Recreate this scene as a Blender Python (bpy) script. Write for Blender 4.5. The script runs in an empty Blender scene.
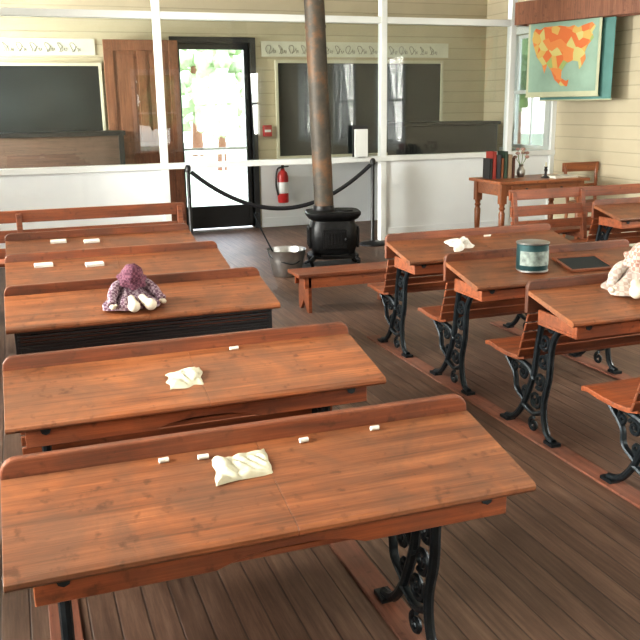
import bpy, bmesh, math, random
from mathutils import Vector, Matrix, noise
random.seed(4)
S=bpy.context.scene
COL=S.collection
# ---------------------------------------------------------------- materials
def newmat(name):
    m=bpy.data.materials.new(name); m.use_nodes=True
    nt=m.node_tree; b=nt.nodes['Principled BSDF']; return m,nt,b
def L(nt,a,b): nt.links.new(a,b)
def N(nt,t,**k):
    n=nt.nodes.new(t)
    for a,v in k.items():
        if a in n.inputs: n.inputs[a].default_value=v
        else: setattr(n,a,v)
    return n
def ramp(nt,fac,stops):
    r=nt.nodes.new('ShaderNodeValToRGB')
    el=r.color_ramp.elements
    while len(el)<len(stops): el.new(.5)
    for e,(p,c) in zip(el,stops): e.position=p; e.color=(*c,1)
    L(nt,fac,r.inputs[0]); return r
def plain(name,col,rough=.5,metal=0,var=.12,scale=12,bump=0,spec=.5):
    m,nt,b=newmat(name)
    tc=N(nt,'ShaderNodeTexCoord'); n=N(nt,'ShaderNodeTexNoise',Scale=scale,Detail=5.)
    L(nt,tc.outputs['Object'],n.inputs['Vector'])
    a=tuple(c*(1-var) for c in col); d=tuple(min(1,c*(1+var)) for c in col)
    r=ramp(nt,n.outputs['Fac'],[(.3,a),(.7,d)])
    L(nt,r.outputs[0],b.inputs['Base Color'])
    b.inputs['Roughness'].default_value=rough; b.inputs['Metallic'].default_value=metal
    b.inputs['Specular IOR Level'].default_value=spec
    if bump:
        bp=N(nt,'ShaderNodeBump',Strength=bump,Distance=.01); L(nt,n.outputs['Fac'],bp.inputs['Height']); L(nt,bp.outputs[0],b.inputs['Normal'])
    return m
def wood(name,light,mid,dark,axis='x',rough=.4,wear=(.17,.12,.10),wearamt=.5,stretch=14,coat=0.0,spec=.5,vary=.25):
    m,nt,b=newmat(name)
    tc=N(nt,'ShaderNodeTexCoord'); oi=N(nt,'ShaderNodeObjectInfo')
    off=N(nt,'ShaderNodeVectorMath',operation='MULTIPLY_ADD')
    comb=N(nt,'ShaderNodeCombineXYZ')
    for i in range(3): L(nt,oi.outputs['Random'],comb.inputs[i])
    off.inputs[1].default_value=(17,23,31)
    L(nt,comb.outputs[0],off.inputs[0]); L(nt,tc.outputs['Object'],off.inputs[2])
    def mapped(st):
        mp=N(nt,'ShaderNodeMapping')
        mp.inputs['Scale'].default_value={'x':(1,st,st),'y':(st,1,st),'z':(st,st,1)}[axis]
        L(nt,off.outputs[0],mp.inputs[0]); return mp
    mp=mapped(stretch); mpf=mapped(stretch*4)
    n1=N(nt,'ShaderNodeTexNoise',Scale=2.2,Detail=8.,Roughness=.65,Distortion=.4); L(nt,mp.outputs[0],n1.inputs['Vector'])
    r1=ramp(nt,n1.outputs['Fac'],[(.25,dark),(.5,mid),(.78,light)])
    n2=N(nt,'ShaderNodeTexNoise',Scale=3.2,Detail=7.,Roughness=.62,Distortion=.6); L(nt,off.outputs[0],n2.inputs['Vector'])
    mr=N(nt,'ShaderNodeMapRange'); mr.inputs[1].default_value=.42; mr.inputs[2].default_value=.62; mr.inputs[4].default_value=wearamt
    L(nt,n2.outputs['Fac'],mr.inputs[0])
    mx=N(nt,'ShaderNodeMix',data_type='RGBA'); L(nt,mr.outputs[0],mx.inputs[0]); L(nt,r1.outputs[0],mx.inputs[6]); mx.inputs[7].default_value=(*wear,1)
    n4=N(nt,'ShaderNodeTexNoise',Scale=2.5,Detail=6.,Roughness=.7); L(nt,mpf.outputs[0],n4.inputs['Vector'])
    m4=N(nt,'ShaderNodeMapRange'); m4.inputs[1].default_value=.3; m4.inputs[2].default_value=.7; m4.inputs[3].default_value=.70; m4.inputs[4].default_value=1.22; L(nt,n4.outputs['Fac'],m4.inputs[0])
    sc1=N(nt,'ShaderNodeVectorMath',operation='SCALE'); L(nt,mx.outputs[2],sc1.inputs[0]); L(nt,m4.outputs[0],sc1.inputs['Scale'])
    n3=N(nt,'ShaderNodeTexNoise',Scale=26.,Detail=4.); L(nt,off.outputs[0],n3.inputs['Vector'])
    m3=N(nt,'ShaderNodeMapRange'); m3.inputs[1].default_value=.60; m3.inputs[2].default_value=.72; m3.inputs[4].default_value=.6
    L(nt,n3.outputs['Fac'],m3.inputs[0])
    mx2=N(nt,'ShaderNodeMix',data_type='RGBA'); L(nt,m3.outputs[0],mx2.inputs[0]); L(nt,sc1.outputs[0],mx2.inputs[6]); mx2.inputs[7].default_value=(dark[0]*.6,dark[1]*.6,dark[2]*.6,1)
    vr=N(nt,'ShaderNodeMapRange'); vr.inputs[3].default_value=1-vary; vr.inputs[4].default_value=1+vary*.6; L(nt,oi.outputs['Random'],vr.inputs[0])
    sc2=N(nt,'ShaderNodeVectorMath',operation='SCALE'); L(nt,mx2.outputs[2],sc2.inputs[0]); L(nt,vr.outputs[0],sc2.inputs['Scale'])
    L(nt,sc2.outputs[0],b.inputs['Base Color'])
    rr=N(nt,'ShaderNodeMapRange'); rr.inputs[3].default_value=rough-.1; rr.inputs[4].default_value=rough+.2
    L(nt,n2.outputs['Fac'],rr.inputs[0]); L(nt,rr.outputs[0],b.inputs['Roughness'])
    bp=N(nt,'ShaderNodeBump',Strength=.2,Distance=.004); L(nt,n1.outputs['Fac'],bp.inputs['Height']); L(nt,bp.outputs[0],b.inputs['Normal'])
    b.inputs['Coat Weight'].default_value=coat; b.inputs['Coat Roughness'].default_value=.3
    b.inputs['Specular IOR Level'].default_value=spec
    return m
def floor_mat():
    m,nt,b=newmat('worn_floorboards')
    tc=N(nt,'ShaderNodeTexCoord'); sp=N(nt,'ShaderNodeSeparateXYZ'); L(nt,tc.outputs['Object'],sp.inputs[0])
    d=N(nt,'ShaderNodeMath',operation='DIVIDE'); d.inputs[1].default_value=.085; L(nt,sp.outputs[0],d.inputs[0])
    fl=N(nt,'ShaderNodeMath',operation='FLOOR'); L(nt,d.outputs[0],fl.inputs[0])
    wn=N(nt,'ShaderNodeTexWhiteNoise',noise_dimensions='1D'); L(nt,fl.outputs[0],wn.inputs['W'])
    mp=N(nt,'ShaderNodeMapping'); mp.inputs['Scale'].default_value=(16,1,1); L(nt,tc.outputs['Object'],mp.inputs[0])
    ad=N(nt,'ShaderNodeVectorMath',operation='ADD'); cb=N(nt,'ShaderNodeCombineXYZ')
    ml=N(nt,'ShaderNodeMath',operation='MULTIPLY'); ml.inputs[1].default_value=40; L(nt,wn.outputs['Value'],ml.inputs[0]); L(nt,ml.outputs[0],cb.inputs[1])
    L(nt,mp.outputs[0],ad.inputs[0]); L(nt,cb.outputs[0],ad.inputs[1])
    n1=N(nt,'ShaderNodeTexNoise',Scale=3.,Detail=9.,Roughness=.7); L(nt,ad.outputs[0],n1.inputs['Vector'])
    r1=ramp(nt,n1.outputs['Fac'],[(.25,(.05,.026,.017)),(.5,(.115,.067,.046)),(.75,(.20,.130,.094))])
    n2=N(nt,'ShaderNodeTexNoise',Scale=1.6,Detail=6.); L(nt,tc.outputs['Object'],n2.inputs['Vector'])
    r2=ramp(nt,n2.outputs['Fac'],[(.35,(.70,.68,.67)),(.65,(1.2,1.17,1.15))])
    mu=N(nt,'ShaderNodeMix',data_type='RGBA',blend_type='MULTIPLY'); mu.inputs[0].default_value=1; L(nt,r1.outputs[0],mu.inputs[6]); L(nt,r2.outputs[0],mu.inputs[7])
    hv=N(nt,'ShaderNodeMapRange'); hv.inputs[3].default_value=.82; hv.inputs[4].default_value=1.15; L(nt,wn.outputs['Value'],hv.inputs[0])
    mu2=N(nt,'ShaderNodeVectorMath',operation='SCALE'); L(nt,mu.outputs[2],mu2.inputs[0]); L(nt,hv.outputs[0],mu2.inputs['Scale'])
    pg=N(nt,'ShaderNodeMath',operation='PINGPONG'); pg.inputs[1].default_value=.5; L(nt,d.outputs[0],pg.inputs[0])
    gp=N(nt,'ShaderNodeMapRange'); gp.inputs[1].default_value=0.0; gp.inputs[2].default_value=.05; L(nt,pg.outputs[0],gp.inputs[0])
    mu3=N(nt,'ShaderNodeVectorMath',operation='SCALE'); g2=N(nt,'ShaderNodeMapRange'); g2.inputs[3].default_value=.25; L(nt,gp.outputs[0],g2.inputs[0])
    L(nt,mu2.outputs[0],mu3.inputs[0]); L(nt,g2.outputs[0],mu3.inputs['Scale'])
    L(nt,mu3.outputs[0],b.inputs['Base Color'])
    b.inputs['Roughness'].default_value=.5
    ba=N(nt,'ShaderNodeMath',operation='MULTIPLY_ADD'); ba.inputs[1].default_value=.2; L(nt,n1.outputs['Fac'],ba.inputs[0]); L(nt,gp.outputs[0],ba.inputs[2])
    bp=N(nt,'ShaderNodeBump',Strength=.5,Distance=.003); L(nt,ba.outputs[0],bp.inputs['Height']); L(nt,bp.outputs[0],b.inputs['Normal'])
    return m
def siding(name,col,pitch=.13,rough=.6):
    m,nt,b=newmat(name)
    tc=N(nt,'ShaderNodeTexCoord'); sp=N(nt,'ShaderNodeSeparateXYZ'); L(nt,tc.outputs['Object'],sp.inputs[0])
    d=N(nt,'ShaderNodeMath',operation='DIVIDE'); d.inputs[1].default_value=pitch; L(nt,sp.outputs[2],d.inputs[0])
    pg=N(nt,'ShaderNodeMath',operation='PINGPONG'); pg.inputs[1].default_value=.5; L(nt,d.outputs[0],pg.inputs[0])
    gp=N(nt,'ShaderNodeMapRange'); gp.inputs[2].default_value=.06; L(nt,pg.outputs[0],gp.inputs[0])
    n=N(nt,'ShaderNodeTexNoise',Scale=3.,Detail=4.); L(nt,tc.outputs['Object'],n.inputs['Vector'])
    r=ramp(nt,n.outputs['Fac'],[(.3,tuple(c*.95 for c in col)),(.7,tuple(c*1.04 for c in col))])
    g2=N(nt,'ShaderNodeMapRange'); g2.inputs[3].default_value=.74; L(nt,gp.outputs[0],g2.inputs[0])
    mu=N(nt,'ShaderNodeVectorMath',operation='SCALE'); L(nt,r.outputs[0],mu.inputs[0]); L(nt,g2.outputs[0],mu.inputs['Scale'])
    L(nt,mu.outputs[0],b.inputs['Base Color']); b.inputs['Roughness'].default_value=rough
    bp=N(nt,'ShaderNodeBump',Strength=.4,Distance=.005); L(nt,gp.outputs[0],bp.inputs['Height']); L(nt,bp.outputs[0],b.inputs['Normal'])
    return m
def glass_mat(name,refl=1.0,tint=(.97,.98,.97)):
    m=bpy.data.materials.new(name); m.use_nodes=True; nt=m.node_tree; nt.nodes.clear()
    o=N(nt,'ShaderNodeOutputMaterial'); t=N(nt,'ShaderNodeBsdfTransparent'); g=N(nt,'ShaderNodeBsdfGlossy'); g.inputs['Roughness'].default_value=.01
    t.inputs[0].default_value=(*tint,1)
    f=N(nt,'ShaderNodeFresnel',IOR=1.5); mm=N(nt,'ShaderNodeMath',operation='MULTIPLY'); mm.inputs[1].default_value=refl
    n=N(nt,'ShaderNodeTexNoise',Scale=2.); r=N(nt,'ShaderNodeBump',Strength=.02,Distance=.02); L(nt,n.outputs['Fac'],r.inputs['Height']); L(nt,r.outputs[0],g.inputs['Normal'])
    L(nt,f.outputs[0],mm.inputs[0]); mx=N(nt,'ShaderNodeMixShader'); L(nt,mm.outputs[0],mx.inputs[0]); L(nt,t.outputs[0],mx.inputs[1]); L(nt,g.outputs[0],mx.inputs[2]); L(nt,mx.outputs[0],o.inputs[0])
    return m
M=dict(
 top=wood('desk_top_wood',(.38,.145,.058),(.25,.085,.032),(.085,.030,.014),'x',.44,(.135,.066,.038),.75,15,.08),
 ridge=wood('ridge_wood',(.27,.085,.034),(.175,.052,.022),(.07,.023,.012),'x',.44,(.085,.036,.022),.7,16,.08),
 desk=wood('desk_side_wood',(.35,.105,.037),(.24,.066,.024),(.10,.028,.013),'x',.44,(.13,.052,.028),.5,16,.08),
 rail=wood('floor_rail_wood',(.26,.105,.062),(.19,.07,.042),(.10,.038,.024),'y',.5,(.13,.075,.055),.5,14,vary=.1),
 table=wood('teacher_desk_wood',(.42,.15,.05),(.31,.098,.033),(.13,.042,.017),'x',.35,(.18,.075,.04),.2,14,.2),
 tablez=wood('turned_leg_wood',(.42,.15,.05),(.31,.098,.033),(.13,.042,.017),'z',.35,(.18,.075,.04),.2,14,.2),
 doorw=wood('old_door_wood',(.36,.155,.08),(.26,.10,.05),(.14,.052,.027),'z',.5,(.2,.09,.055),.3,12),
 dkwood=wood('dark_cabinet_wood',(.17,.10,.07),(.12,.07,.05),(.06,.035,.025),'x',.4,(.12,.08,.06),.4,12),
 iron=plain('cast_iron',(.015,.020,.024),.42,.5,.3,40,.15),
 stove=plain('stove_iron',(.013,.013,.014),.42,.5,.3,30,.15),
 white=plain('white_paint',(.74,.76,.75),.5,0,.04,3),
 cream=plain('cream_trim_paint',(.58,.55,.43),.5,0,.05,3),
 slate=plain('blackboard_slate',(.015,.020,.022),.65,0,.3,2,0,.25),
 black=plain('black_paint',(.012,.012,.014),.4,0,.2,8),
 paper=plain('alphabet_paper',(.66,.65,.55),.7,0,.06,5),
 ink=plain('ink',(.20,.19,.16),.7),
 cloth=plain('cream_cloth',(.48,.45,.34),.9,0,.10,30,.2),
 wcloth=plain('white_cloth',(.54,.51,.46),.9,0,.1,30,.2),
 chalk=plain('chalk',(.60,.57,.51),.8,0,.04),
 red=plain('extinguisher_red',(.42,.02,.02),.3),
 teal=plain('teal_tin_paint',(.022,.062,.066),.35,.4,.25,20),
 label=plain('tin_label',(.15,.18,.16),.5,0,.6,30),
 tin=plain('tin_metal',(.42,.42,.42),.3,.9,.15,20),
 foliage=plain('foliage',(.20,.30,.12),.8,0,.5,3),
 hazy=plain('haze_tinted_foliage',(.40,.50,.30),.8,0,.3,3),  # foliage lightened: distant outdoor haze painted into the leaf colour
 grass=plain('grass',(.40,.45,.32),.9,0,.2,2),
 concrete=plain('porch_concrete',(.7,.69,.66),.8,0,.1,3),
 extw=plain('porch_white_paint',(.8,.8,.78),.6,0,.05),
 skin=plain('muslin_skin',(.58,.51,.41),.9,0,.08,30,.1),
 rope=plain('black_rope',(.010,.010,.014),.6,0,.3,60,.3),
 ceil=siding('beadboard_ceiling',(.70,.68,.60),.1),
)
M['floor']=floor_mat()
M['siding']=siding('beige_siding',(.53,.465,.335),.14)
M['wains']=plain('wainscot_white',(.78,.81,.83),.45,0,.04,2)
M['glass']=glass_mat('partition_glass',1.0,(.955,.975,.96))
M['wglass']=glass_mat('window_glass',.8)
m,nt,b=newmat('rusted_stovepipe'); tc=N(nt,'ShaderNodeTexCoord'); n=N(nt,'ShaderNodeTexNoise',Scale=3.,Detail=8.,Roughness=.7); L(nt,tc.outputs['Object'],n.inputs['Vector'])
r=ramp(nt,n.outputs['Fac'],[(.32,(.036,.033,.030)),(.5,(.075,.062,.048)),(.62,(.16,.082,.040)),(.8,(.08,.068,.058))]); L(nt,r.outputs[0],b.inputs['Base Color']); b.inputs['Roughness'].default_value=.6; b.inputs['Metallic'].default_value=.2
M['pipe']=m
def gingham(name,a,c,scale=60):
    m,nt,b=newmat(name); tc=N(nt,'ShaderNodeTexCoord'); v=N(nt,'ShaderNodeTexChecker',Scale=scale); L(nt,tc.outputs['Object'],v.inputs['Vector'])
    v.inputs[1].default_value=(*a,1); v.inputs[2].default_value=(*c,1)
    n=N(nt,'ShaderNodeTexNoise',Scale=25.); L(nt,tc.outputs['Object'],n.inputs['Vector'])
    mx=N(nt,'ShaderNodeMix',data_type='RGBA',blend_type='MULTIPLY'); mx.inputs[0].default_value=.5; L(nt,v.outputs[0],mx.inputs[6]); L(nt,n.outputs[0],mx.inputs[7]); L(nt,mx.outputs[2],b.inputs['Base Color']); b.inputs['Roughness'].default_value=.9
    return m
M['purple']=gingham('purple_gingham',(.15,.075,.11),(.40,.30,.34),75)
M['dkpurple']=gingham('dark_purple_calico',(.09,.022,.045),(.20,.075,.11),90)
M['pink']=gingham('pink_calico',(.40,.21,.17),(.60,.45,.39),70)
M['pinkw']=gingham('pale_pink_calico',(.50,.38,.33),(.62,.56,.50),55)
# ---------------------------------------------------------------- mesh helpers
def mesh(name,V,F,mat,smooth=False,bev=0,seg=2):
    me=bpy.data.meshes.new(name); me.from_pydata([tuple(v) for v in V],[],F)
    bm=bmesh.new(); bm.from_mesh(me)
    bmesh.ops.recalc_face_normals(bm,faces=bm.faces)
    if bev: bmesh.ops.bevel(bm,geom=[e for e in bm.edges if e.is_manifold and e.calc_face_angle(0)>.5],offset=bev,segments=seg,affect='EDGES',profile=.6)
    if smooth:
        for f in bm.faces: f.smooth=True
    bm.to_mesh(me); bm.free(); me.materials.append(mat)
    if smooth: 
        try: me.set_sharp_from_angle(angle=math.radians(40))
        except Exception: pass
    return me
def obj(me,name,parent=None,loc=(0,0,0),rot=(0,0,0)):
    o=bpy.data.objects.new(name,me); COL.objects.link(o); o.parent=parent; o.location=loc; o.rotation_euler=rot; return o
def empty(name,loc=(0,0,0),rot=(0,0,0)):
    e=bpy.data.objects.new(name,None); e.empty_display_size=.1; COL.objects.link(e); e.location=loc; e.rotation_euler=rot; return e
class G:
    def __init__(s): s.V=[];s.F=[]
    def add(s,V,F):
        o=len(s.V); s.V+= [Vector(v) for v in V]; s.F+=[[i+o for i in f] for f in F]; return s
    def box(s,a,b):
        x0,y0,z0=a;x1,y1,z1=b
        return s.add([(x0,y0,z0),(x1,y0,z0),(x1,y1,z0),(x0,y1,z0),(x0,y0,z1),(x1,y0,z1),(x1,y1,z1),(x0,y1,z1)],[[0,3,2,1],[4,5,6,7],[0,1,5,4],[1,2,6,5],[2,3,7,6],[3,0,4,7]])
    def prism(s,poly,axis,a,b):
        def P(p,t):
            if axis=='x': return (t,p[0],p[1])
            if axis=='y': return (p[0],t,p[1])
            return (p[0],p[1],t)
        n=len(poly); V=[P(p,a) for p in poly]+[P(p,b) for p in poly]
        F=[list(range(n))[::-1],list(range(n,2*n))]+[[i,(i+1)%n,(i+1)%n+n,i+n] for i in range(n)]
        return s.add(V,F)
    def tube(s,pts,r,n=8,flat=None):
        pts=[Vector(p) for p in pts]; m=len(pts)
        rs=r if isinstance(r,(list,tuple)) else [r]*m
        V=[];ref=None
        for i,p in enumerate(pts):
            t=(pts[min(i+1,m-1)]-pts[max(i-1,0)]).normalized()
            if flat: b=Vector(flat[0]); nn=t.cross(b).normalized(); rb=flat[1]
            else:
                if ref is None: ref=Vector((0,0,1)) if abs(t.z)<.9 else Vector((1,0,0))
                nn=(ref-t*ref.dot(t)).normalized(); ref=nn; b=t.cross(nn); rb=rs[i]
            for k in range(n):
                a=2*math.pi*k/n; V.append(p+nn*rs[i]*math.cos(a)+b*rb*math.sin(a))
        F=[[i*n+k,i*n+(k+1)%n,(i+1)*n+(k+1)%n,(i+1)*n+k] for i in range(m-1) for k in range(n)]
        F+=[list(range(n))[::-1],[(m-1)*n+k for k in range(n)]]
        return s.add(V,F)
    def lathe(s,prof,c=(0,0,0),n=24):
        V=[];m=len(prof)
        for r,z in prof:
            for k in range(n):
                a=2*math.pi*k/n; V.append((c[0]+r*math.cos(a),c[1]+r*math.sin(a),c[2]+z))
        F=[[i*n+k,i*n+(k+1)%n,(i+1)*n+(k+1)%n,(i+1)*n+k] for i in range(m-1) for k in range(n)]
        F+=[list(range(n))[::-1],[(m-1)*n+k for k in range(n)]]
        return s.add(V,F)
    def loft(s,secs,c=(0,0,0),n=32,p=4):
        V=[];m=len(secs)
        for z,hx,hy in secs:
            for k in range(n):
                a=2*math.pi*k/n; ca,sa=math.cos(a),math.sin(a); q=(abs(ca)**p+abs(sa)**p)**(-1/p)
                V.append((c[0]+hx*ca*q,c[1]+hy*sa*q,c[2]+z))
        F=[[i*n+k,i*n+(k+1)%n,(i+1)*n+(k+1)%n,(i+1)*n+k] for i in range(m-1) for k in range(n)]
        F+=[list(range(n))[::-1],[(m-1)*n+k for k in range(n)]]
        return s.add(V,F)
    def ball(s,c,r,n=12,sc=(1,1,1)):
        prof=[(max(.001,math.sin(math.pi*i/n))*r,-math.cos(math.pi*i/n)*r) for i in range(n+1)]
        g=G().lathe(prof,(0,0,0),16)
        return s.add([(v.x*sc[0]+c[0],v.y*sc[1]+c[1],v.z*sc[2]+c[2]) for v in g.V],g.F)
    def me(s,name,mat,smooth=False,bev=0,seg=2): return mesh(name,s.V,s.F,mat,smooth,bev,seg)
    def o(s,name,mat,parent=None,smooth=False,bev=0,loc=(0,0,0),rot=(0,0,0),seg=2): return obj(s.me(name,mat,smooth,bev,seg),name,parent,loc,rot)
def cr(P,k=6):
    P=[Vector(p) for p in P]; out=[]
    Q=[P[0]*2-P[1]]+P+[P[-1]*2-P[-2]]
    for i in range(1,len(Q)-2):
        a,b,c,d=Q[i-1:i+3]
        for j in range(k):
            t=j/k; out.append(.5*((2*b)+(c-a)*t+(2*a-5*b+4*c-d)*t*t+(3*b-a-3*c+d)*t**3))
    out.append(P[-1]); return out
# ---------------------------------------------------------------- room shell
XL,XR,YB,YF,ZC=-1.5,6.2,-2.2,10.4,3.3
T=.14
G().box((XL-T,YB-T,-.1),(XR+T,YF+T,0)).o('floor',M['floor'])
G().box((XL-T,YB-T,ZC),(XR+T,YF+T,ZC+.1)).o('ceiling',M['ceil'])
def wall(name,axis,pos,thick,a,b,opens,mat):
    g=G(); opens=sorted(opens); cur=a
    def bx(s0,s1,z0,z1):
        if s1-s0<1e-4 or z1-z0<1e-4: return
        if axis=='x': g.box((pos,s0,z0),(pos+thick,s1,z1))
        else: g.box((s0,pos,z0),(s1,pos+thick,z1))
    for (s0,s1,z0,z1) in opens:
        bx(cur,s0,0,ZC); bx(s0,s1,0,z0); bx(s0,s1,z1,ZC); cur=s1
    bx(cur,b,0,ZC)
    g.o(name,mat)
wl=[(-1.0,0.,.85,2.35),(1.2,2.2,.85,2.35),(3.4,4.4,.85,2.35),(6.0,7.0,.85,2.35),(9.0,9.9,.85,2.35)]
wr=[(-.8,.2,.85,2.35),(1.4,2.4,.85,2.35),(3.55,4.55,.85,2.35),(8.93,9.75,.95,2.36)]
wb=[(2.75,3.7,.55,2.3),(4.7,5.7,.85,2.35)]
door=(1.95,2.87,0,2.27)
wall('wall_left','x',XL-T,T,YB-T,YF+T,wl,M['siding'])
wall('wall_right','x',XR,T,YB-T,YF+T,wr,M['siding'])
wall('wall_rear','y',YB-T,T,XL,XR,wb,M['siding'])
wall('wall_front','y',YF,T,XL,XR,[door],M['siding'])
wi=[0]
def window(axis,pos,inn,o):
    wi[0]+=1; e=empty('window_%d'%wi[0]); s0,s1,z0,z1=o
    g=G(); gl=G()
    def bx(g,a0,a1,c0,c1,d0,d1):
        p0,p1=sorted((pos+inn*d0,pos+inn*d1))
        if axis=='x': g.box((p0,a0,c0),(p1,a1,c1))
        else: g.box((a0,p0,c0),(a1,p1,c1))
    w=.09
    bx(g,s0-w,s0,z0-w,z1+w,.0,.025); bx(g,s1,s1+w,z0-w,z1+w,0,.025); bx(g,s0,s1,z1,z1+w,0,.025); bx(g,s0-w-.03,s1+w+.03,z0-.05,z0,0,.06); bx(g,s0-w,s1+w,z0-w,z0-.05,0,.02)
    bx(g,s0-.001,s0+.012,z0,z1,-.13,0); bx(g,s1-.012,s1+.001,z0,z1,-.13,0)
    f=.045; zm=(z0+z1)/2; sm=(s0+s1)/2
    for (c0,c1,d) in ((z0,zm+.02,-.05),(zm-.02,z1,-.09)):
        bx(g,s0,s0+f,c0,c1,d-.03,d); bx(g,s1-f,s1,c0,c1,d-.03,d); bx(g,s0+f,s1-f,c0,c0+f,d-.03,d); bx(g,s0+f,s1-f,c1-f,c1,d-.03,d)
        bx(g,sm-.01,sm+.01,c0+f,c1-f,d-.025,d-.005); 
        bx(gl,s0+f,s1-f,c0+f,c1-f,d-.017,d-.013)
    g.o('frame_and_sashes',M['white'],e,bev=.003,seg=1); gl.o('panes',M['wglass'],e)
for o in wl: window('x',XL,1,o)
for o in wr: window('x',XR,-1,o)
for o in wb: window('y',YB,1,o)
def wlight(axis,pos,o,out,pw,col=(1,.975,.93)):
    d=bpy.data.lights.new('window_daylight','AREA'); d.shape='RECTANGLE'; d.energy=pw; d.color=col
    s0,s1,z0,z1=o; d.size=s1-s0-.05; d.size_y=z1-z0-.05
    l=bpy.data.objects.new('window_daylight',d); COL.objects.link(l)
    zc=(z0+z1)/2; sc=(s0+s1)/2
    p=pos+out*(T+.12)
    l.location=(p,sc,zc) if axis=='x' else (sc,p,zc)
    dirv=Vector((-out,0,-.12)) if axis=='x' else Vector((0,-out,-.12))
    l.rotation_euler=dirv.to_track_quat('-Z','Y').to_euler()
for o,p in zip(wl,(190,190,220,350,300)): wlight('x',XL,o,-1,p)
for o in wr[:3]: wlight('x',XR,o,1,100)
wlight('y',YB,wb[1],-1,60)
# front wall dressing ------------------------------------------------
G().box((XL,YF-.02,0),(1.86,YF,.84)).o('trim_1',M['wains'])
G().box((2.96,YF-.02,0),(XR,YF,.84)).o('trim_2',M['wains'])
G().box((XL,YF-.035,.0),(1.86,YF-.02,.12)).box((2.96,YF-.035,0),(XR,YF-.02,.12)).o('baseboard_front',M['wains'],bev=.004)
G().box((XR-.02,YB,0),(XR,8.70,.16)).o('baseboard_right',M['cream'],bev=.004)
G().box((XL,YB,0),(XL+.02,8.70,.16)).o('baseboard_left',M['cream'],bev=.004)
def board(x0,x1,z0,z1):
    e=empty('blackboard')
    G().box((x0,YF-.03,z0),(x1,YF-.005,z1)).o('slate',M['slate'],e)
    f=.035
    G().box((x0-f,YF-.045,z0-f),(x0,YF-.005,z1+f)).box((x1,YF-.045,z0-f),(x1+f,YF-.005,z1+f)).box((x0,YF-.045,z1),(x1,YF-.005,z1+f)).box((x0,YF-.045,z0-f),(x1,YF-.005,z0)).o('frame',M['cream'],e,bev=.004)
    G().box((x0-f,YF-.12,z0-.045),(x1+f,YF-.045,z0-.02)).box((x0-f,YF-.12,z0-.02),(x1+f,YF-.11,z0)).o('chalk_tray',M['cream'],e)
board(-1.35,1.04,.92,2.0); board(3.22,5.5,.90,2.04)
def strip(x0,x1,seed):
    e=empty('cursive_alphabet_strip'); random.seed(seed)
    G().box((x0,YF-.012,2.12),(x1,YF-.002,2.30)).o('paper',M['paper'],e)
    g=G(); x=x0+.06
    while x<x1-.2:
        w=.05+random.random()*.03; h=.10; pts=[]; ph=random.random()*2
        for i in range(19):
            t=i/18; a=t*2*math.pi*1.3
            pts.append((x+w*t+.022*math.sin(a*1.5+ph),YF-.014,2.155+h*(.5-.5*math.cos(a))))
        g.tube(pts,.0032,5)
        pts=[(x+w+.012+.04*t+.008*math.sin(t*12),YF-.014,2.155+.042*abs(math.sin(t*math.pi*1.6+ph))) for t in [i/12 for i in range(13)]]
        g.tube(pts,.0028,5); x+=w+.085
    g.o('cursive_letters',M['ink'],e)
strip(-1.4,1.02,1); strip(3.02,5.62,2)
# open wooden door leaf folded against the wall
e=empty('door_2',(1.10,YF-.10,.03))
g=G(); W=.86;Hh=2.26
g.box((0,-.02,0),(.11,.02,Hh)).box((W-.11,-.02,0),(W,.02,Hh))
for z0,z1 in ((0,.2),(.95,1.1),(Hh-.12,Hh)): g.box((.11,-.02,z0),(W-.11,.02,z1))
g.box((W/2-.05,-.02,.2),(W/2+.05,.02,.95)).box((W/2-.05,-.02,1.1),(W/2+.05,.02,Hh-.12))
g.o('stiles_and_rails',M['doorw'],e,bev=.006)
g=G()
for x0,x1 in ((.11,W/2-.05),(W/2+.05,W-.11)):
    for z0,z1 in ((.2,.95),(1.1,Hh-.12)): g.box((x0,-.006,z0),(x1,.006,z1)).box((x0+.04,-.013,z0+.04),(x1-.04,.013,z1-.04))
g.o('panels',M['doorw'],e,bev=.004)
G().ball((.06,-.05,1.02),.028).tube([(.06,-.02,1.02),(.06,-.05,1.02)],.012).o('knob',M['black'],e,True)
# storm door
e=empty('door_1'); x0,x1,_,zt=door
G().box((x0-.07,YF-.03,0),(x0,YF+T,zt+.07)).box((x1,YF-.03,0),(x1+.07,YF+T,zt+.07)).box((x0,YF-.03,zt),(x1,YF+T,zt+.07)).o('jambs',M['black'],e,bev=.004)
G().box((x0,YF+.05,.02),(x0+.06,YF+.09,zt)).box((x1-.06,YF+.05,.02),(x1,YF+.09,zt)).box((x0+.06,YF+.05,.02),(x1-.06,YF+.09,.30)).box((x0+.06,YF+.05,zt-.07),(x1-.06,YF+.09,zt)).o('stiles_and_rails',M['black'],e,bev=.003)
G().box((x0+.06,YF+.065,.30),(x1-.06,YF+.07,zt-.07)).o('pane',M['wglass'],e)
G().box((x0+.06,YF+.02,1.0),(x1-.06,YF+.05,1.03)).o('push_bar',M['tin'],e)
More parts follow.
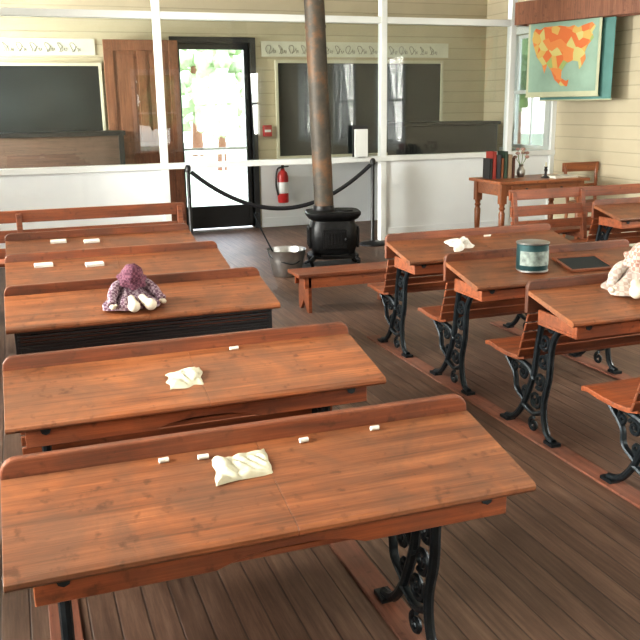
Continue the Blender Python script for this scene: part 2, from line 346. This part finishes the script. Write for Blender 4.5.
# outdoors -----------------------------------------------------------
G().box((-30,-30,-.55),(40,50,-.45)).o('lawn',M['grass'])
G().box((0.2,YF+T,-.44),(4.6,YF+3.0,-.04)).o('porch_slab',M['concrete'])
e=empty('porch_railing'); g=G()
for x in (1.2,3.6): g.box((x-.05,13.2,-.04),(x+.05,13.3,2.9))
g.box((1.25,13.22,.8),(3.55,13.28,.86)).box((1.25,13.22,.1),(3.55,13.28,.15))
for i in range(17): g.box((1.33+i*.13,13.235,.15),(1.36+i*.13,13.265,.8))
g.o('posts_and_balusters',M['extw'],e)
def tree(x,y,s,seed,mat='foliage'):
    e=empty('tree',(x,y,-.45)); random.seed(seed)
    G().tube([(0,0,0),(.05,0,1.2*s),(0,.05,2.4*s)],[.16*s,.12*s,.08*s],10).o('trunk',M['doorw'],e,True)
    g=G()
    for i in range(90):
        a=random.random()*6.28; rr=random.random()*1.4*s; z=(1.2+random.random()*2.7)*s
        b=G().ball((0,0,0),(.08+random.random()*.18)*s,7)
        g.add([v*(1+.6*noise.noise(v*6+Vector((i,0,0))))+Vector((rr*math.cos(a),rr*math.sin(a),z)) for v in b.V],b.F)
    g.o('crown',M[mat],e,True)
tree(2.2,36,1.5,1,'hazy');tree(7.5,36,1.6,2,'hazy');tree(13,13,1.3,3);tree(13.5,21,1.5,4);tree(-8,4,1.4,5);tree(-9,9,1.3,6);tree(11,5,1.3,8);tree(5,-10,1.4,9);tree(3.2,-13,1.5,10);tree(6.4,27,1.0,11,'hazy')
# ---------------------------------------------------------------- glazed partition
YP=8.76; e=empty('glazed_partition'); RZ=.93
g=G(); posts=[-.95,1.47,3.93,5.56]
for x in posts: g.box((x-.035,YP-.045,0),(x+.035,YP+.045,ZC))
g.box((XR-.06,YP-.045,0),(XR,YP+.045,ZC))
g.box((XL,YP-.04,2.37),(XR,YP+.04,2.44)); 
g.box((XL,YP-.06,RZ-.03),(XR,YP+.06,RZ+.03))
g.o('posts_and_rails',M['white'],e,bev=.005)
g=G(); 
for a,b in ((XL,-.985),(-.915,1.435),(3.965,5.525),(5.595,XR)):
    g.box((a,YP-.015,0),(b,YP+.015,RZ-.03))
    g.box((a,YP-.03,0),(b,YP-.015,.14))
g.o('lower_panels',M['wains'],e)
g=G()
for a,b in ((XL,-.985),(-.915,1.435),(1.505,3.895),(3.965,5.525),(5.595,XR-.06)):
    g.box((a,YP-.003,RZ+.03),(b,YP+.003,2.37))
g.o('glass_panes',M['glass'],e)
for i,x in enumerate((1.66,3.70)):
    e=empty('barrier_stanchion',(x,8.5,0))
    G().lathe([(.15,0),(.15,.015),(.13,.03),(.03,.045),(.02,.06),(.02,.88),(.03,.89),(.03,.93),(.018,.95),(.001,.955)]).o('post_and_base',M['black'],e,True)
e=empty('barrier_rope'); pts=[(1.69+(3.67-1.69)*t,8.5,.88-.42*(1-(2*t-1)**2)) for t in [i/24 for i in range(25)]]
G().tube(pts,.022,10).o('rope',M['rope'],e,True)
e=empty('display_cabinet')
G().box((-.9,9.95,.06),(1.2,10.25,1.22)).o('case',M['dkwood'],e,bev=.006)
G().box((-.95,9.92,1.22),(1.24,10.28,1.27)).box((-.95,9.92,0),(1.24,10.28,.06)).box((1.16,9.93,.06),(1.22,9.95,1.22)).o('black_moulding',M['black'],e,bev=.004)
e=empty('upright_piano')
G().box((4.55,9.45,.0),(5.85,9.98,1.26)).box((4.52,9.42,1.26),(5.88,10.0,1.30)).o('case',M['black'],e,bev=.01)
G().box((4.57,9.15,.62),(5.83,9.45,.72)).box((4.57,9.17,0),(4.64,9.24,.62)).box((5.76,9.17,0),(5.83,9.24,.62)).box((4.57,9.40,.72),(5.83,9.45,.9)).o('keyboard_shelf',M['black'],e,bev=.005)
e=empty('fire_extinguisher',(3.22,YF-.13,.32))
G().lathe([(.001,0),(.065,0),(.07,.02),(.07,.33),(.055,.38),(.025,.41),(.025,.43),(.001,.43)]).o('cylinder',M['red'],e,True)
G().tube([(0,0,.43),(0,0,.47)],.02).tube([(-.02,0,.47),(.09,0,.5)],.01).tube([(-.02,0,.45),(.08,0,.455)],.008).tube(cr([(0,0,.45),(-.08,-.03,.42),(-.1,-.03,.25),(-.075,-.03,.1)]),.012).o('valve_and_hose',M['black'],e,True)
G().lathe([(.0705,.12),(.0712,.121),(.0712,.26),(.0705,.261)],n=24).o('label',M['white'],e,True)
G().box((-.02,.06,.2),(.02,.10,.35)).o('bracket',M['tin'],e)
e=empty('fire_alarm_pull',(3.06,YF-.03,1.22)); G().box((-.055,-.03,-.07),(.055,.02,.07)).o('case',M['red'],e,bev=.008); G().box((-.04,-.04,-.015),(.04,-.03,.015)).o('handle',M['white'],e)
e=empty('notice_sign'); G().box((3.56,8.66,.96),(3.71,8.69,1.26)).o('card',M['white'],e); G().box((3.54,8.69,.96),(3.73,8.70,1.30)).box((3.6,8.66,.955),(3.68,8.70,.962)).o('backing',M['black'],e)
# ---------------------------------------------------------------- pull-down maps (hung from a wooden case)
ang=math.atan2(-.99,.35)
e=empty('pull_down_map_case',(5.45,8.52,0),(0,0,ang)); LN=1.9
G().box((0,-.02,2.36),(LN,.0,2.60)).box((0,.0,2.56),(LN,.20,2.60)).box((0,.0,2.36),(.02,.20,2.58)).box((LN-.02,0,2.36),(LN,.20,2.58)).box((0,.18,2.36),(LN,.20,2.6)).o('case',M['doorw'],e,bev=.004)
g=G()
for x in (.2,LN-.25): g.tube([(x,.1,2.6),(x,.1,ZC)],.006)
g.o('hanging_rods',M['iron'],e)
def mapm():
    m,nt,b=newmat('map_land'); tc=N(nt,'ShaderNodeTexCoord'); v=N(nt,'ShaderNodeTexVoronoi',Scale=11.); L(nt,tc.outputs['Object'],v.inputs['Vector'])
    sp=N(nt,'ShaderNodeSeparateColor'); L(nt,v.outputs['Color'],sp.inputs[0])
    r=ramp(nt,sp.outputs[0],[(.0,(.58,.15,.04)),(.36,(.62,.22,.06)),(.58,(.56,.36,.10)),(.8,(.52,.46,.17)),(.93,(.30,.38,.13))]); r.color_ramp.interpolation='CONSTANT'
    L(nt,r.outputs[0],b.inputs['Base Color']); b.inputs['Roughness'].default_value=.6; return m
M['land']=mapm()
M['sea']=plain('map_sea',(.26,.38,.30),.6,0,.15,4)
M['sea2']=plain('map_teal',(.09,.22,.20),.6,0,.1,4)
M['mapedge']=plain('map_margin',(.46,.47,.32),.6,0,.05)
P=[(.02,.90),(.06,.97),(.14,.94),(.2,.98),(.45,.98),(.58,.95),(.66,.97),(.72,.93),(.8,.96),(.92,.99),(.98,.93),(.93,.84),(.96,.76),(.88,.66),(.84,.56),(.86,.46),(.80,.34),(.77,.30),(.75,.42),(.66,.44),(.57,.40),(.5,.28),(.50,.18),(.58,.13),(.62,.16),(.6,.05),(.5,.06),(.40,.16),(.34,.30),(.27,.40),(.23,.26),(.19,.40),(.1,.52),(.05,.66),(.01,.8)]
e=empty('north_america_map',(5.45,8.52,0),(0,0,ang)); a0,a1,za,zb=.14,1.06,1.58,2.36
G().box((a0,.060,za),(a1,.066,zb)).o('sheet',M['mapedge'],e)
G().box((a0+.03,.057,za+.05),(a1-.03,.060,zb)).o('sea',M['sea'],e)
G().prism([(a0+.05+p[0]*(a1-a0-.10),za+.07+p[1]*(zb-za-.10)) for p in P],'y',.054,.0565).o('land',M['land'],e)
G().tube([(a0-.01,.063,za),(a1+.01,.063,za)],.008).o('bottom_batten',M['mapedge'],e,True)
e=empty('wall_map_sheet',(5.45,8.52,0),(0,0,ang)); G().box((a0+.15,.12,1.54),(a1+.12,.126,2.36)).o('sheet',M['sea2'],e); G().tube([(a0+.14,.123,1.54),(a1+.13,.123,1.54)],.008).o('bottom_batten',M['mapedge'],e,True)
# ---------------------------------------------------------------- school desks
WD=1.163
def spiral(g,cy,cz,r,a0,turn=1.6,cw=1,w=.0105,x=0):
    pts=[]
    for i in range(22):
        t=i/21; a=a0+cw*t*turn*2*math.pi; rr=r*(1-.78*t); pts.append((x,cy+rr*math.cos(a),cz+rr*math.sin(a)))
    g.tube(pts,[w*(1-.35*i/21) for i in range(22)],6,((1,0,0),.009))
def leg_mesh():
    g=G(); fx=((1,0,0),.015)
    c=lambda P:cr([(0,y,z) for y,z in P],5)
    g.tube(c([(-.105,.014),(-.06,.03),(-.03,.09),(-.022,.18),(-.05,.30),(-.055,.42),(-.08,.50),(-.15,.565),(-.30,.60)]),.016,8,fx)
    g.tube(c([(.275,.014),(.21,.035),(.15,.10),(.10,.20),(.065,.30),(.05,.42),(.03,.52),(.012,.62),(0,.69)]),.016,8,fx)
    g.tube(c([(.06,.26),(.10,.305),(.22,.325),(.42,.335)]),.014,8,fx)
    g.tube(c([(.13,.14),(.2,.18),(.22,.25),(.30,.32)]),.010,8,fx)
    g.tube(c([(-.02,.13),(.05,.10),(.14,.12)]),.012,8,fx)
    g.tube(c([(-.03,.60),(-.01,.55),(.02,.55)]),.011,8,fx)
    g.tube([(0,-.30,.604),(0,-.02,.666)],.012,8,fx)
    for cy,cz,r,a0,tn,cw in [(.045,.17,.045,2.5,1.6,1),(.05,.045,.035,1.57,1.3,-1),(.02,.265,.042,-1.,1.5,-1),(-.0,.365,.04,2.,1.5,1),(-.005,.455,.038,-.5,1.5,-1),(-.045,.54,.038,1.,1.4,1),(-.13,.59,.028,3.5,1.4,-1),(-.205,.61,.024,3.5,1.3,-1),(.15,.27,.036,.5,1.5,1),(.125,.19,.026,-2.,1.3,1),(.22,.285,.024,1.,1.3,-1)]:
        spiral(g,cy,cz,r,a0,tn,cw)
    g.box((-.024,-.13,0),(.024,-.065,.014)).box((-.024,.235,0),(.024,.30,.014))
    return g.me('desk_leg_casting',M['iron'],True)
LEG=leg_mesh()
g=G()
for a,b in ((0,WD/2-.0004),(WD/2+.0004,WD)):
    g.prism([(-.33,.612),(-.338,.620),(-.338,.630),(-.33,.637),(-.014,.704),(-.014,.682)],'x',a,b)
TOP=g.me('writing_top',M['top'],False,.001,1)
def ridge():
    poly=[(0,.60),(WD,.60)]
    for cx,s in ((WD-.035,0),(.035,math.pi/2)):
        for i in range(6): a=s+i/5*math.pi/2; poly.append((cx+.035*math.cos(a),.712+.035*math.sin(a)))
    g=G().prism(poly,'y',-.012,.012); return g.me('ridge_board',M['ridge'],False,.005,2)
RID=ridge()
g=G()
for i in range(5):
    z=.585-i*.045; y=.02+i*.014; g.prism([(y,z),(y+.014,z),(y+.026,z-.038),(y+.012,z-.038)],'x',.03,WD-.03)
BACK=g.me('back_slats',M['desk'],False,.003,1)
g=G()
prof_t=[(.10,.372),(.16,.356),(.24,.350),(.33,.354),(.40,.362),(.44,.356)]
prof_b=[(y,z-.022) for y,z in prof_t][::-1]
g.prism(prof_t+prof_b,'x',.07,WD-.07)
SEAT=g.me('seat_board',M['desk'],False,.004,2)
g=G(); 
ap=[(.05,.60),(.05,.548),(WD/2-.17,.548),(WD/2-.12,.565),(WD/2-.05,.574),(WD/2+.05,.574),(WD/2+.12,.565),(WD/2+.17,.548),(WD-.05,.548),(WD-.05,.60)]
g.prism(ap,'y',-.296,-.278)
g.box((.05,-.278,.548),(WD-.05,-.02,.562)).box((.05,-.278,.562),(.066,-.02,.615)).box((WD-.066,-.278,.562),(WD-.05,-.02,.615)).box((WD/2-.01,-.27,.562),(WD/2+.01,-.02,.62))
SHELF=g.me('book_shelf',M['desk'],False,.002,1)
def desk(x0,yr,dz=.02,ribbed=False,seat=True):
    e=empty('school_desk',(x0,yr,dz))
    for me,n in ((TOP,'writing_top'),(RID,'ridge_board'),(BACK,'back_slats'),(SHELF,'book_shelf')): obj(me,n,e)
    obj(SEAT,'folding_seat',e)
    obj(LEG,'leg_1',e,(.107,0,0)); obj(LEG,'leg_2',e,(WD-.107,0,0))
    if ribbed:
        g=G()
        for i in range(7): g.box((.04,-.318+i*.004,.60-i*.016),(WD-.04,-.300+i*.004,.610-i*.016))
        g.box((.03,-.30,.50),(.05,-.1,.61)).box((WD-.05,-.30,.50),(WD-.03,-.1,.61)).box((.04,-.295,.495),(WD-.04,-.28,.60))
        g.o('ribbed_book_box',M['black'],e,bev=.002)
    return e
Lx=-.094; Rx=2.051
for y,rb in ((1.84,0),(2.68,0),(3.83,1),(4.72,0),(5.55,0)): desk(Lx,y,.012,bool(rb))
for y in (2.27,3.03,3.78,4.52): desk(Rx,y,.012)
desk(4.30,5.5,.012)
for xs,y0,y1 in (((Lx+.107,Lx+WD-.107),.8,5.95),((Rx+.107,Rx+WD-.107),1.2,4.95),((4.407,),5.1,5.9)): 
    for x in xs: G().box((x-.045,y0,0),(x+.045,y1,.012)).o('floor_rail',M['rail'],bev=.003)
# ---------------------------------------------------------------- front benches
def pew(x0,x1,y,top=.80):
    e=empty('slat_back_bench',(x0,y,0)); W=x1-x0
    g=G().prism([(0,top-.085),(.02,top-.085),(.035,top),(.010,top)],'x',0,W).prism([(-.035,top-.22),(-.015,top-.22),(-.003,top-.135),(-.023,top-.135)],'x',0,W)
    g.prism([(-.05,top-.33),(-.03,top-.33),(-.02,top-.26),(-.04,top-.26)],'x',0,W)
    g.o('back_rails',M['desk'],e,bev=.004)
    G().box((-.02,0,.41),(W+.02,.38,.435)).o('seat',M['desk'],e,bev=.006)
    g=G()
    for x in (0.02,W-.06,W/2-.02):
        g.prism([(-.10,0),(-.04,0),(-.03,.40),(.03,top-.02),(-.01,top-.02),(-.08,.40)],'x',x,x+.04)
        g.prism([(.30,0),(.35,0),(.36,.41),(.31,.41)],'x',x,x+.04)
        g.box((x,-.05,.36),(x+.04,.34,.41))
    g.o('legs_and_uprights',M['desk'],e,bev=.005)
pew(-1.2,1.2,6.35,.81); pew(3.90,5.35,6.07,.80)
e=empty('low_bench',(1.93,5.72,0))
G().box((-.03,0,.275),(.82,.28,.30)).o('top',M['desk'],e,bev=.005)
G().box((0.02,.02,.19),(.77,.04,.275)).box((0.02,.24,.19),(.77,.26,.275)).o('aprons',M['desk'],e,bev=.003)
G().prism([(.02,0),(.07,0),(.14,.08),(.21,0),(.26,0),(.26,.275),(.02,.275)],'x',.05,.075).prism([(.02,0),(.07,0),(.14,.08),(.21,0),(.26,0),(.26,.275),(.02,.275)],'x',.715,.74).o('end_boards',M['desk'],e,bev=.003)
# ---------------------------------------------------------------- stove
e=empty('cast_iron_stove',(2.80,7.38,0.008),(0,0,-.25))
g=G().loft([(.10,.19,.15),(.115,.24,.2),(.135,.24,.2),(.15,.20,.165),(.2,.215,.18),(.30,.225,.19),(.40,.22,.185),(.46,.20,.165),(.48,.235,.195),(.50,.25,.21),(.515,.26,.22),(.535,.26,.22),(.545,.25,.21)])
g.lathe([(.09,.545),(.09,.553),(.085,.556),(.001,.556)],(.1,-.04,0))
g.lathe([(.11,.54),(.10,.56),(.098,.59),(.001,.59)],(-.08,.06,0))
g.o('body',M['stove'],e,True)
g=G().box((-.11,-.205,.21),(.11,-.175,.39)).box((-.09,-.213,.23),(.09,-.203,.37)).box((-.13,-.23,.135),(.13,-.17,.155)).tube([(.10,-.20,.3),(.10,-.235,.3)],.01).ball((.10,-.24,.3),.018)
for i in range(5): g.box((-.07+i*.03,-.219,.25),(-.055+i*.03,-.21,.35))
for s in (-1,1):
    g.box((s*.225-.012,-.10,.2),(s*.225+.012,.10,.4)); 
    for i in range(4): g.box((s*.235-.01,-.08+i*.045,.22),(s*.235+.01,-.06+i*.045,.38))
g.o('fire_door_and_ribs',M['stove'],e,bev=.004)
g=G()
for sx in (-1,1):
    for sy in (-1,1):
        g.tube(cr([(sx*.19,sy*.15,.125),(sx*.225,sy*.18,.09),(sx*.215,sy*.17,.04),(sx*.25,sy*.2,.015)]),[.022]*6+[.016]*6+[.014]*6+[.015],8)
g.o('legs',M['stove'],e,True)
e=empty('stovepipe')
px=lambda z:2.735-.038*(z-.6)
g=G().tube([(px(z),7.44,z) for z in (.60,1.0,1.6,2.2,2.8,ZC)],.092,28)
for z in (1.15,2.2): g.tube([(px(z-.012),7.44,z-.012),(px(z+.012),7.44,z+.012)],.097,28)
g.o('pipe',M['pipe'],e,True)
e=empty('stove_floor_pad'); G().box((2.50,7.08,0),(3.12,7.72,.008)).o('sheet',M['iron'],e)
e=empty('coal_scuttle',(2.28,7.22,.0))
G().lathe([(.12,0),(.13,.01),(.16,.15),(.18,.24),(.185,.245),(.175,.24),(.15,.15),(.12,.02),(.001,.02)]).o('bucket',M['tin'],e,True)
G().tube(cr([(-.175,0,.24),(-.15,-.06,.18),(0,-.18,.13),(.15,-.06,.18),(.175,0,.24)]),.006).o('bail_handle',M['iron'],e,True)
G().tube([(-.04,-.03,.03),(-.26,.06,.52)],.007).tube(cr([(-.26,.06,.52),(-.28,.06,.57),(-.24,.07,.58),(-.23,.07,.54)]),.006).o('poker',M['iron'],e,True)
# ---------------------------------------------------------------- teacher's desk
e=empty('teacher_desk',(4.60,7.32,0)); W,D=1.0,.55
G().box((-.04,-.04,.72),(W+.04,D+.04,.75)).o('top',M['table'],e,bev=.006)
G().box((.05,0.01,.60),(W-.05,.03,.72)).box((.05,D-.03,.60),(W-.05,D-.01,.72)).box((.01,.05,.60),(.03,D-.05,.72)).box((W-.03,.05,.60),(W-.01,D-.05,.72)).box((.12,.0,.62),(.46,.012,.70)).box((.54,0,.62),(.88,.012,.70)).o('aprons_and_drawers',M['table'],e,bev=.003)
G().ball((.29,-.012,.66),.015).ball((.71,-.012,.66),.015).o('knobs',M['black'],e,True)
g=G()
for x in (.035,W-.035):
    for y in (.035,D-.035):
        g.box((x-.033,y-.033,.52),(x+.033,y+.033,.72))
        g.lathe([(.012,0),(.018,.01),(.022,.1),(.03,.3),(.033,.42),(.022,.45),(.034,.47),(.024,.49),(.03,.51),(.03,.52)],(x,y,0),14)
g.o('turned_legs',M['tablez'],e,bev=0,smooth=True)
def book(x,y,z,w,d,h,col,rot=0,i=0):
    e=empty('book',(x,y,z),(0,0,rot)); m=plain('book_cover_%s'%str(col),col,.6)
    G().box((0,0,0),(w,.004,h)).box((0,0,0),(.003,d,h)).box((w-.003,0,0),(w,d,h)).o('cover',m,e)
    G().box((.004,.005,.004),(w-.004,d-.004,h-.004)).o('pages',M['paper'],e)
cols=[(.03,.03,.03),(.30,.04,.03),(.05,.05,.06),(.25,.09,.04),(.04,.07,.05),(.3,.22,.15),(.1,.04,.03)]
x=4.64
for i,cc in enumerate(cols):
    w=.03+.012*(i%3); book(x,7.62,.75,w,.14,.21+.035*((i*2)%3),cc); x+=w+.003
e=empty('book_end'); G().box((x,7.63,.75),(x+.006,7.75,.88)).box((x,7.63,.75),(x+.07,7.75,.754)).o('bracket',M['tin'],e)
e=empty('flower_vase',(5.08,7.72,.75))
G().lathe([(.03,0),(.045,.03),(.045,.07),(.02,.11),(.028,.13),(.022,.13),(.016,.11),(.001,.10)],n=18).o('vase',M['tin'],e,True)
g=G();h=G();random.seed(8)
for i in range(9):
    a=i*.9; p=(.07*math.cos(a),.05*math.sin(a),.21+.04*(i%3)); g.tube([(0,0,.11),(p[0]*.6,p[1]*.6,.17),p],.003,5); h.ball(p,.024,8,(1,1,.7))
g.o('stems',M['foliage'],e,True); h.o('blossoms',M['pink'],e,True)
e=empty('candlestick',(5.24,7.5,.75)); G().lathe([(.05,0),(.05,.008),(.015,.02),(.012,.06),(.02,.08),(.012,.1),(.02,.115),(.001,.115)],n=18).o('holder',M['black'],e,True); G().tube([(0,0,.11),(0,0,.16)],.01).o('candle',M['cream'],e,True)
e=empty('paper_stack',(5.27,7.36,.75),(0,0,.1)); G().box((0,0,0),(.3,.22,.012)).box((.01,.01,.012),(.29,.23,.02)).o('sheets',M['chalk'],e)
e=empty('wooden_chair',(5.93,7.62,0))
G().loft([(.43,.21,.20),(.44,.215,.205),(.455,.21,.2)],(0,0,0)).o('seat',M['table'],e,True)
g=G()
for sx in (-1,1):
    g.tube([(sx*.19,-.18,0),(sx*.17,-.15,.43)],[.014,.018],10).tube([(sx*.20,.18,0),(sx*.18,.17,.43),(sx*.21,.22,.86)],[.016,.02,.018],10)
    g.tube([(sx*.18,-.165,.2),(sx*.18,.175,.2)],.009)
g.tube([(-.18,-.165,.22),(.18,-.165,.22)],.009)
g.tube([(-.19,.195,.62),(.19,.195,.62)],.014)
g.o('legs_and_spindles',M['tablez'],e,True)
G().box((-.24,.205,.77),(.24,.23,.87)).o('crest_rail',M['table'],e,bev=.01)
# ---------------------------------------------------------------- small things on desks
TS=(.704-.637)/(.33-.014)
def ztop(yr,y): return .012+.637+(y-(yr-.33))*TS
def crumple(name,x,y,yr,sx,sy,h,seed,mat,rot=0,n=34,pw=8,irr=.12):
    e=empty(name,(x,y,ztop(yr,y)),(math.atan(TS),0,rot)); V=[];F=[]
    for i in range(n):
        for j in range(n):
            u=i/(n-1)*2-1;v=j/(n-1)*2-1
            p=Vector((u*1.3+seed*7,v*1.3,seed))
            m_=max(abs(u),abs(v)); edge=max(0,1-m_**pw)
            rx=1+irr*noise.noise(p*1.1); ry=1+irr*1.2*noise.noise(p*1.1+Vector((9,9,9)))
            crease=abs(noise.noise(Vector((u*1.2+v*.8+seed*3,v*.4-u*.2,seed))*1.7))
            z=h*edge*(.45+crease*1.5+.25*abs(noise.noise(p*3)))
            if m_>.99: z=.0
            V.append((u*sx*rx+.15*sx*v,v*sy*ry,z+.001))
    for i in range(n-1):
        for j in range(n-1): F.append([i*n+j,(i+1)*n+j,(i+1)*n+j+1,i*n+j+1])
    obj(mesh(name,V,F,mat,True),'cloth',e)
crumple('folded_cloth',.43,1.735,1.84,.068,.048,.014,1,M['cloth'],.12)
crumple('folded_cloth',.44,2.49,2.68,.055,.050,.020,2,M['cloth'],.15,irr=.4,pw=3)
crumple('white_glove',2.47,4.36,4.52,.085,.06,.045,3,M['wcloth'],.3,irr=.6,pw=3)
def chalk(x,y,yr,rot=.3,l=.03,mat=None,w=.006):
    e=empty('chalk_stick',(x,y,ztop(yr,y)+w),(math.atan(TS),0,rot)); G().tube([(-l/2,0,0),(l/2,0,0)],w,10).o('stick',mat or M['chalk'],e,True)
for x,y,yr,r,l in [(.26,1.80,1.84,.1,.022),(.35,1.79,1.84,0,.025),(.60,1.795,1.84,.1,.022),(.79,1.80,1.84,0,.022),(.64,2.64,2.68,.1,.03),(2.72,4.47,4.52,0,.045),(2.6,3.0,3.03,0,.03)]: chalk(x,y,yr,r,l)
def eraser(x,y,yr,rot):
    e=empty('chalkboard_eraser',(x,y,ztop(yr,y)),(math.atan(TS),0,rot)); G().box((-.048,-.018,.008),(.048,.018,.016)).o('felt',M['chalk'],e,bev=.003); G().box((-.048,-.018,0),(.048,.018,.008)).o('back',M['wcloth'],e,bev=.002)
eraser(.36,4.58,4.72,.1); eraser(.1,4.62,4.72,.05); eraser(.42,5.42,5.55,.1); eraser(.22,5.45,5.55,0)
e=empty('tin_pail',(2.45,3.585,ztop(3.78,3.585)-.004)); 
G().lathe([(.078,0),(.08,.005),(.08,.138),(.083,.141),(.083,.146),(.077,.146),(.076,.02),(.001,.02)],n=32).o('can',M['teal'],e,True)
V=[];F=[];nn=20
for k in range(nn):
    a=-math.pi*.95+k/(nn-1)*math.pi*.75
    for z in (.035,.108): V.append((.0815*math.cos(a),.0815*math.sin(a),z))
for k in range(nn-1): F.append([2*k,2*k+2,2*k+3,2*k+1])
obj(mesh('label',V,F,M['label'],True),'label',e)
G().lathe([(.081,.0),(.083,.002),(.083,.008),(.081,.01)],n=32).lathe([(.083,.141),(.0845,.143),(.0845,.148),(.08,.149)],n=32).o('rims',M['tin'],e,True)
e=empty('writing_slate',(2.63,3.50,ztop(3.78,3.50)+.001),(math.atan(TS),0,-.05))
G().box((0,0,0),(.27,.018,.012)).box((0,.172,0),(.27,.19,.012)).box((0,.018,0),(.018,.172,.012)).box((.252,.018,0),(.27,.172,.012)).o('frame',M['desk'],e,bev=.002); G().box((.018,.018,.002),(.252,.172,.008)).o('slate',M['slate'],e)
# rag dolls slumped forward, bonnets hiding their faces
def doll(x,y,yr,dress,bon,rot,seed,sc=1.):
    z0=ztop(yr,y)
    e=empty('rag_doll',(x,y,z0),(0,0,rot)); e.scale=(sc,sc,sc*1.05); n=72; V=[];F=[]
    rings=[(.132,.002),(.136,.010),(.124,.024),(.102,.036),(.077,.052),(.055,.072),(.045,.092),(.042,.108),(.02,.118)]
    m=len(rings)
    for k,(r,z) in enumerate(rings):
        for j in range(n):
            a=2*math.pi*j/n; amp=.14*max(0,1-k/7)
            rr=r*(1+amp*math.sin(a*6+seed+k*.35)*.7+amp*2.*noise.noise(Vector((math.cos(a)*1.2,math.sin(a)*1.2,seed+k*.2))))
            zz=z+(.010*(1+math.sin(a*6+seed+.6))*max(0,1-k/6)+.012*noise.noise(Vector((math.cos(a)*2,math.sin(a)*2,seed*2.))) if k>0 else 0)
            V.append((rr*math.cos(a),rr*math.sin(a)*.62+.006*k,max(.001,zz)))
    F=[[i*n+k,i*n+(k+1)%n,(i+1)*n+(k+1)%n,(i+1)*n+k] for i in range(m-1) for k in range(n)]+[list(range(n))[::-1],[(m-1)*n+k for k in range(n)]]
    obj(mesh('dress',V,F,dress,True),'dress',e)
    g=G()
    for s in (-1,1): g.tube(cr([(s*.03,.045,.105),(s*.075,.03,.085),(s*.105,-.005,.05),(s*.115,-.04,.025)]),[.022]*4+[.024]*8+[.02]*7,10)
    g.o('sleeves',dress,e,True)
    g=G()
    for s in (-1,1):
        g.ball((s*.117,-.055,.02),.014,10,(1,1.3,.8)); g.ball((s*.103,-.06,.026),.007,8)
        g.tube(cr([(s*.025,-.03,.04),(s*.03,-.08,.03),(s*.036,-.105,.024)]),[.019]*13,10); g.ball((s*.038,-.118,.027),.027,12,(1.0,1.25,.95))
    g.ball((0,.015,.135),.036,12); g.tube([(0,.05,.10),(0,.02,.13)],.016)
    g.o('muslin_limbs_and_head',M['skin'],e,True)
    V=[];n=36
    prof=[(.001,.052),(.022,.048),(.040,.030),(.047,.008),(.046,-.008),(.064,-.022),(.066,-.024)]
    R=Matrix.Rotation(math.radians(35),3,'X')
    for k,(r,zz) in enumerate(prof):
        for j in range(n):
            a=2*math.pi*j/n; q=1+(.10*math.sin(a*7+seed) if k>4 else .05*math.sin(a*6+seed))
            V.append(R@Vector((r*q*math.cos(a),r*q*math.sin(a),zz))+Vector((0,.010,.138)))
    F=[[i*n+k,i*n+(k+1)%n,(i+1)*n+(k+1)%n,(i+1)*n+k] for i in range(len(prof)-1) for k in range(n)]
    obj(mesh('bonnet',V,F,bon,True),'bonnet',e)
    return e
doll(.44,3.60,3.83,M['purple'],M['dkpurple'],.15,1,.95)
doll(2.54,2.89,3.03,M['pinkw'],M['pink'],-.5,2.6,1.12)
# ---------------------------------------------------------------- world, camera
w=bpy.data.worlds.new('sky'); S.world=w; w.use_nodes=True; nt=w.node_tree; bg=nt.nodes['Background']
tc=N(nt,'ShaderNodeTexCoord'); sp=N(nt,'ShaderNodeSeparateXYZ'); L(nt,tc.outputs['Generated'],sp.inputs[0])
r=ramp(nt,sp.outputs[2],[(.0,(.97,.96,.93)),(.5,(.75,.84,1.))]); L(nt,r.outputs[0],bg.inputs[0]); bg.inputs[1].default_value=5.0
f,th,ps,ro=832.1,.2503,.3456,-.0142
fw=Vector((math.sin(ps)*math.cos(th),math.cos(ps)*math.cos(th),-math.sin(th)))
rt=Vector((math.cos(ps),-math.sin(ps),0)); up=rt.cross(fw)
r2=rt*math.cos(ro)+up*math.sin(ro); u2=-rt*math.sin(ro)+up*math.cos(ro)
cd=bpy.data.cameras.new('camera'); cam=bpy.data.objects.new('camera',cd); COL.objects.link(cam)
cd.sensor_width=36; cd.lens=f/640*36; cd.clip_start=.05; cd.clip_end=200
mw=Matrix((( r2.x,u2.x,-fw.x,0),(r2.y,u2.y,-fw.y,0),(r2.z,u2.z,-fw.z,1.5),(0,0,0,1)))
cam.matrix_world=mw; S.camera=cam
S.view_settings.view_transform='Standard'
try: S.view_settings.look='Medium High Contrast'
except Exception: pass
S.view_settings.exposure=0.5
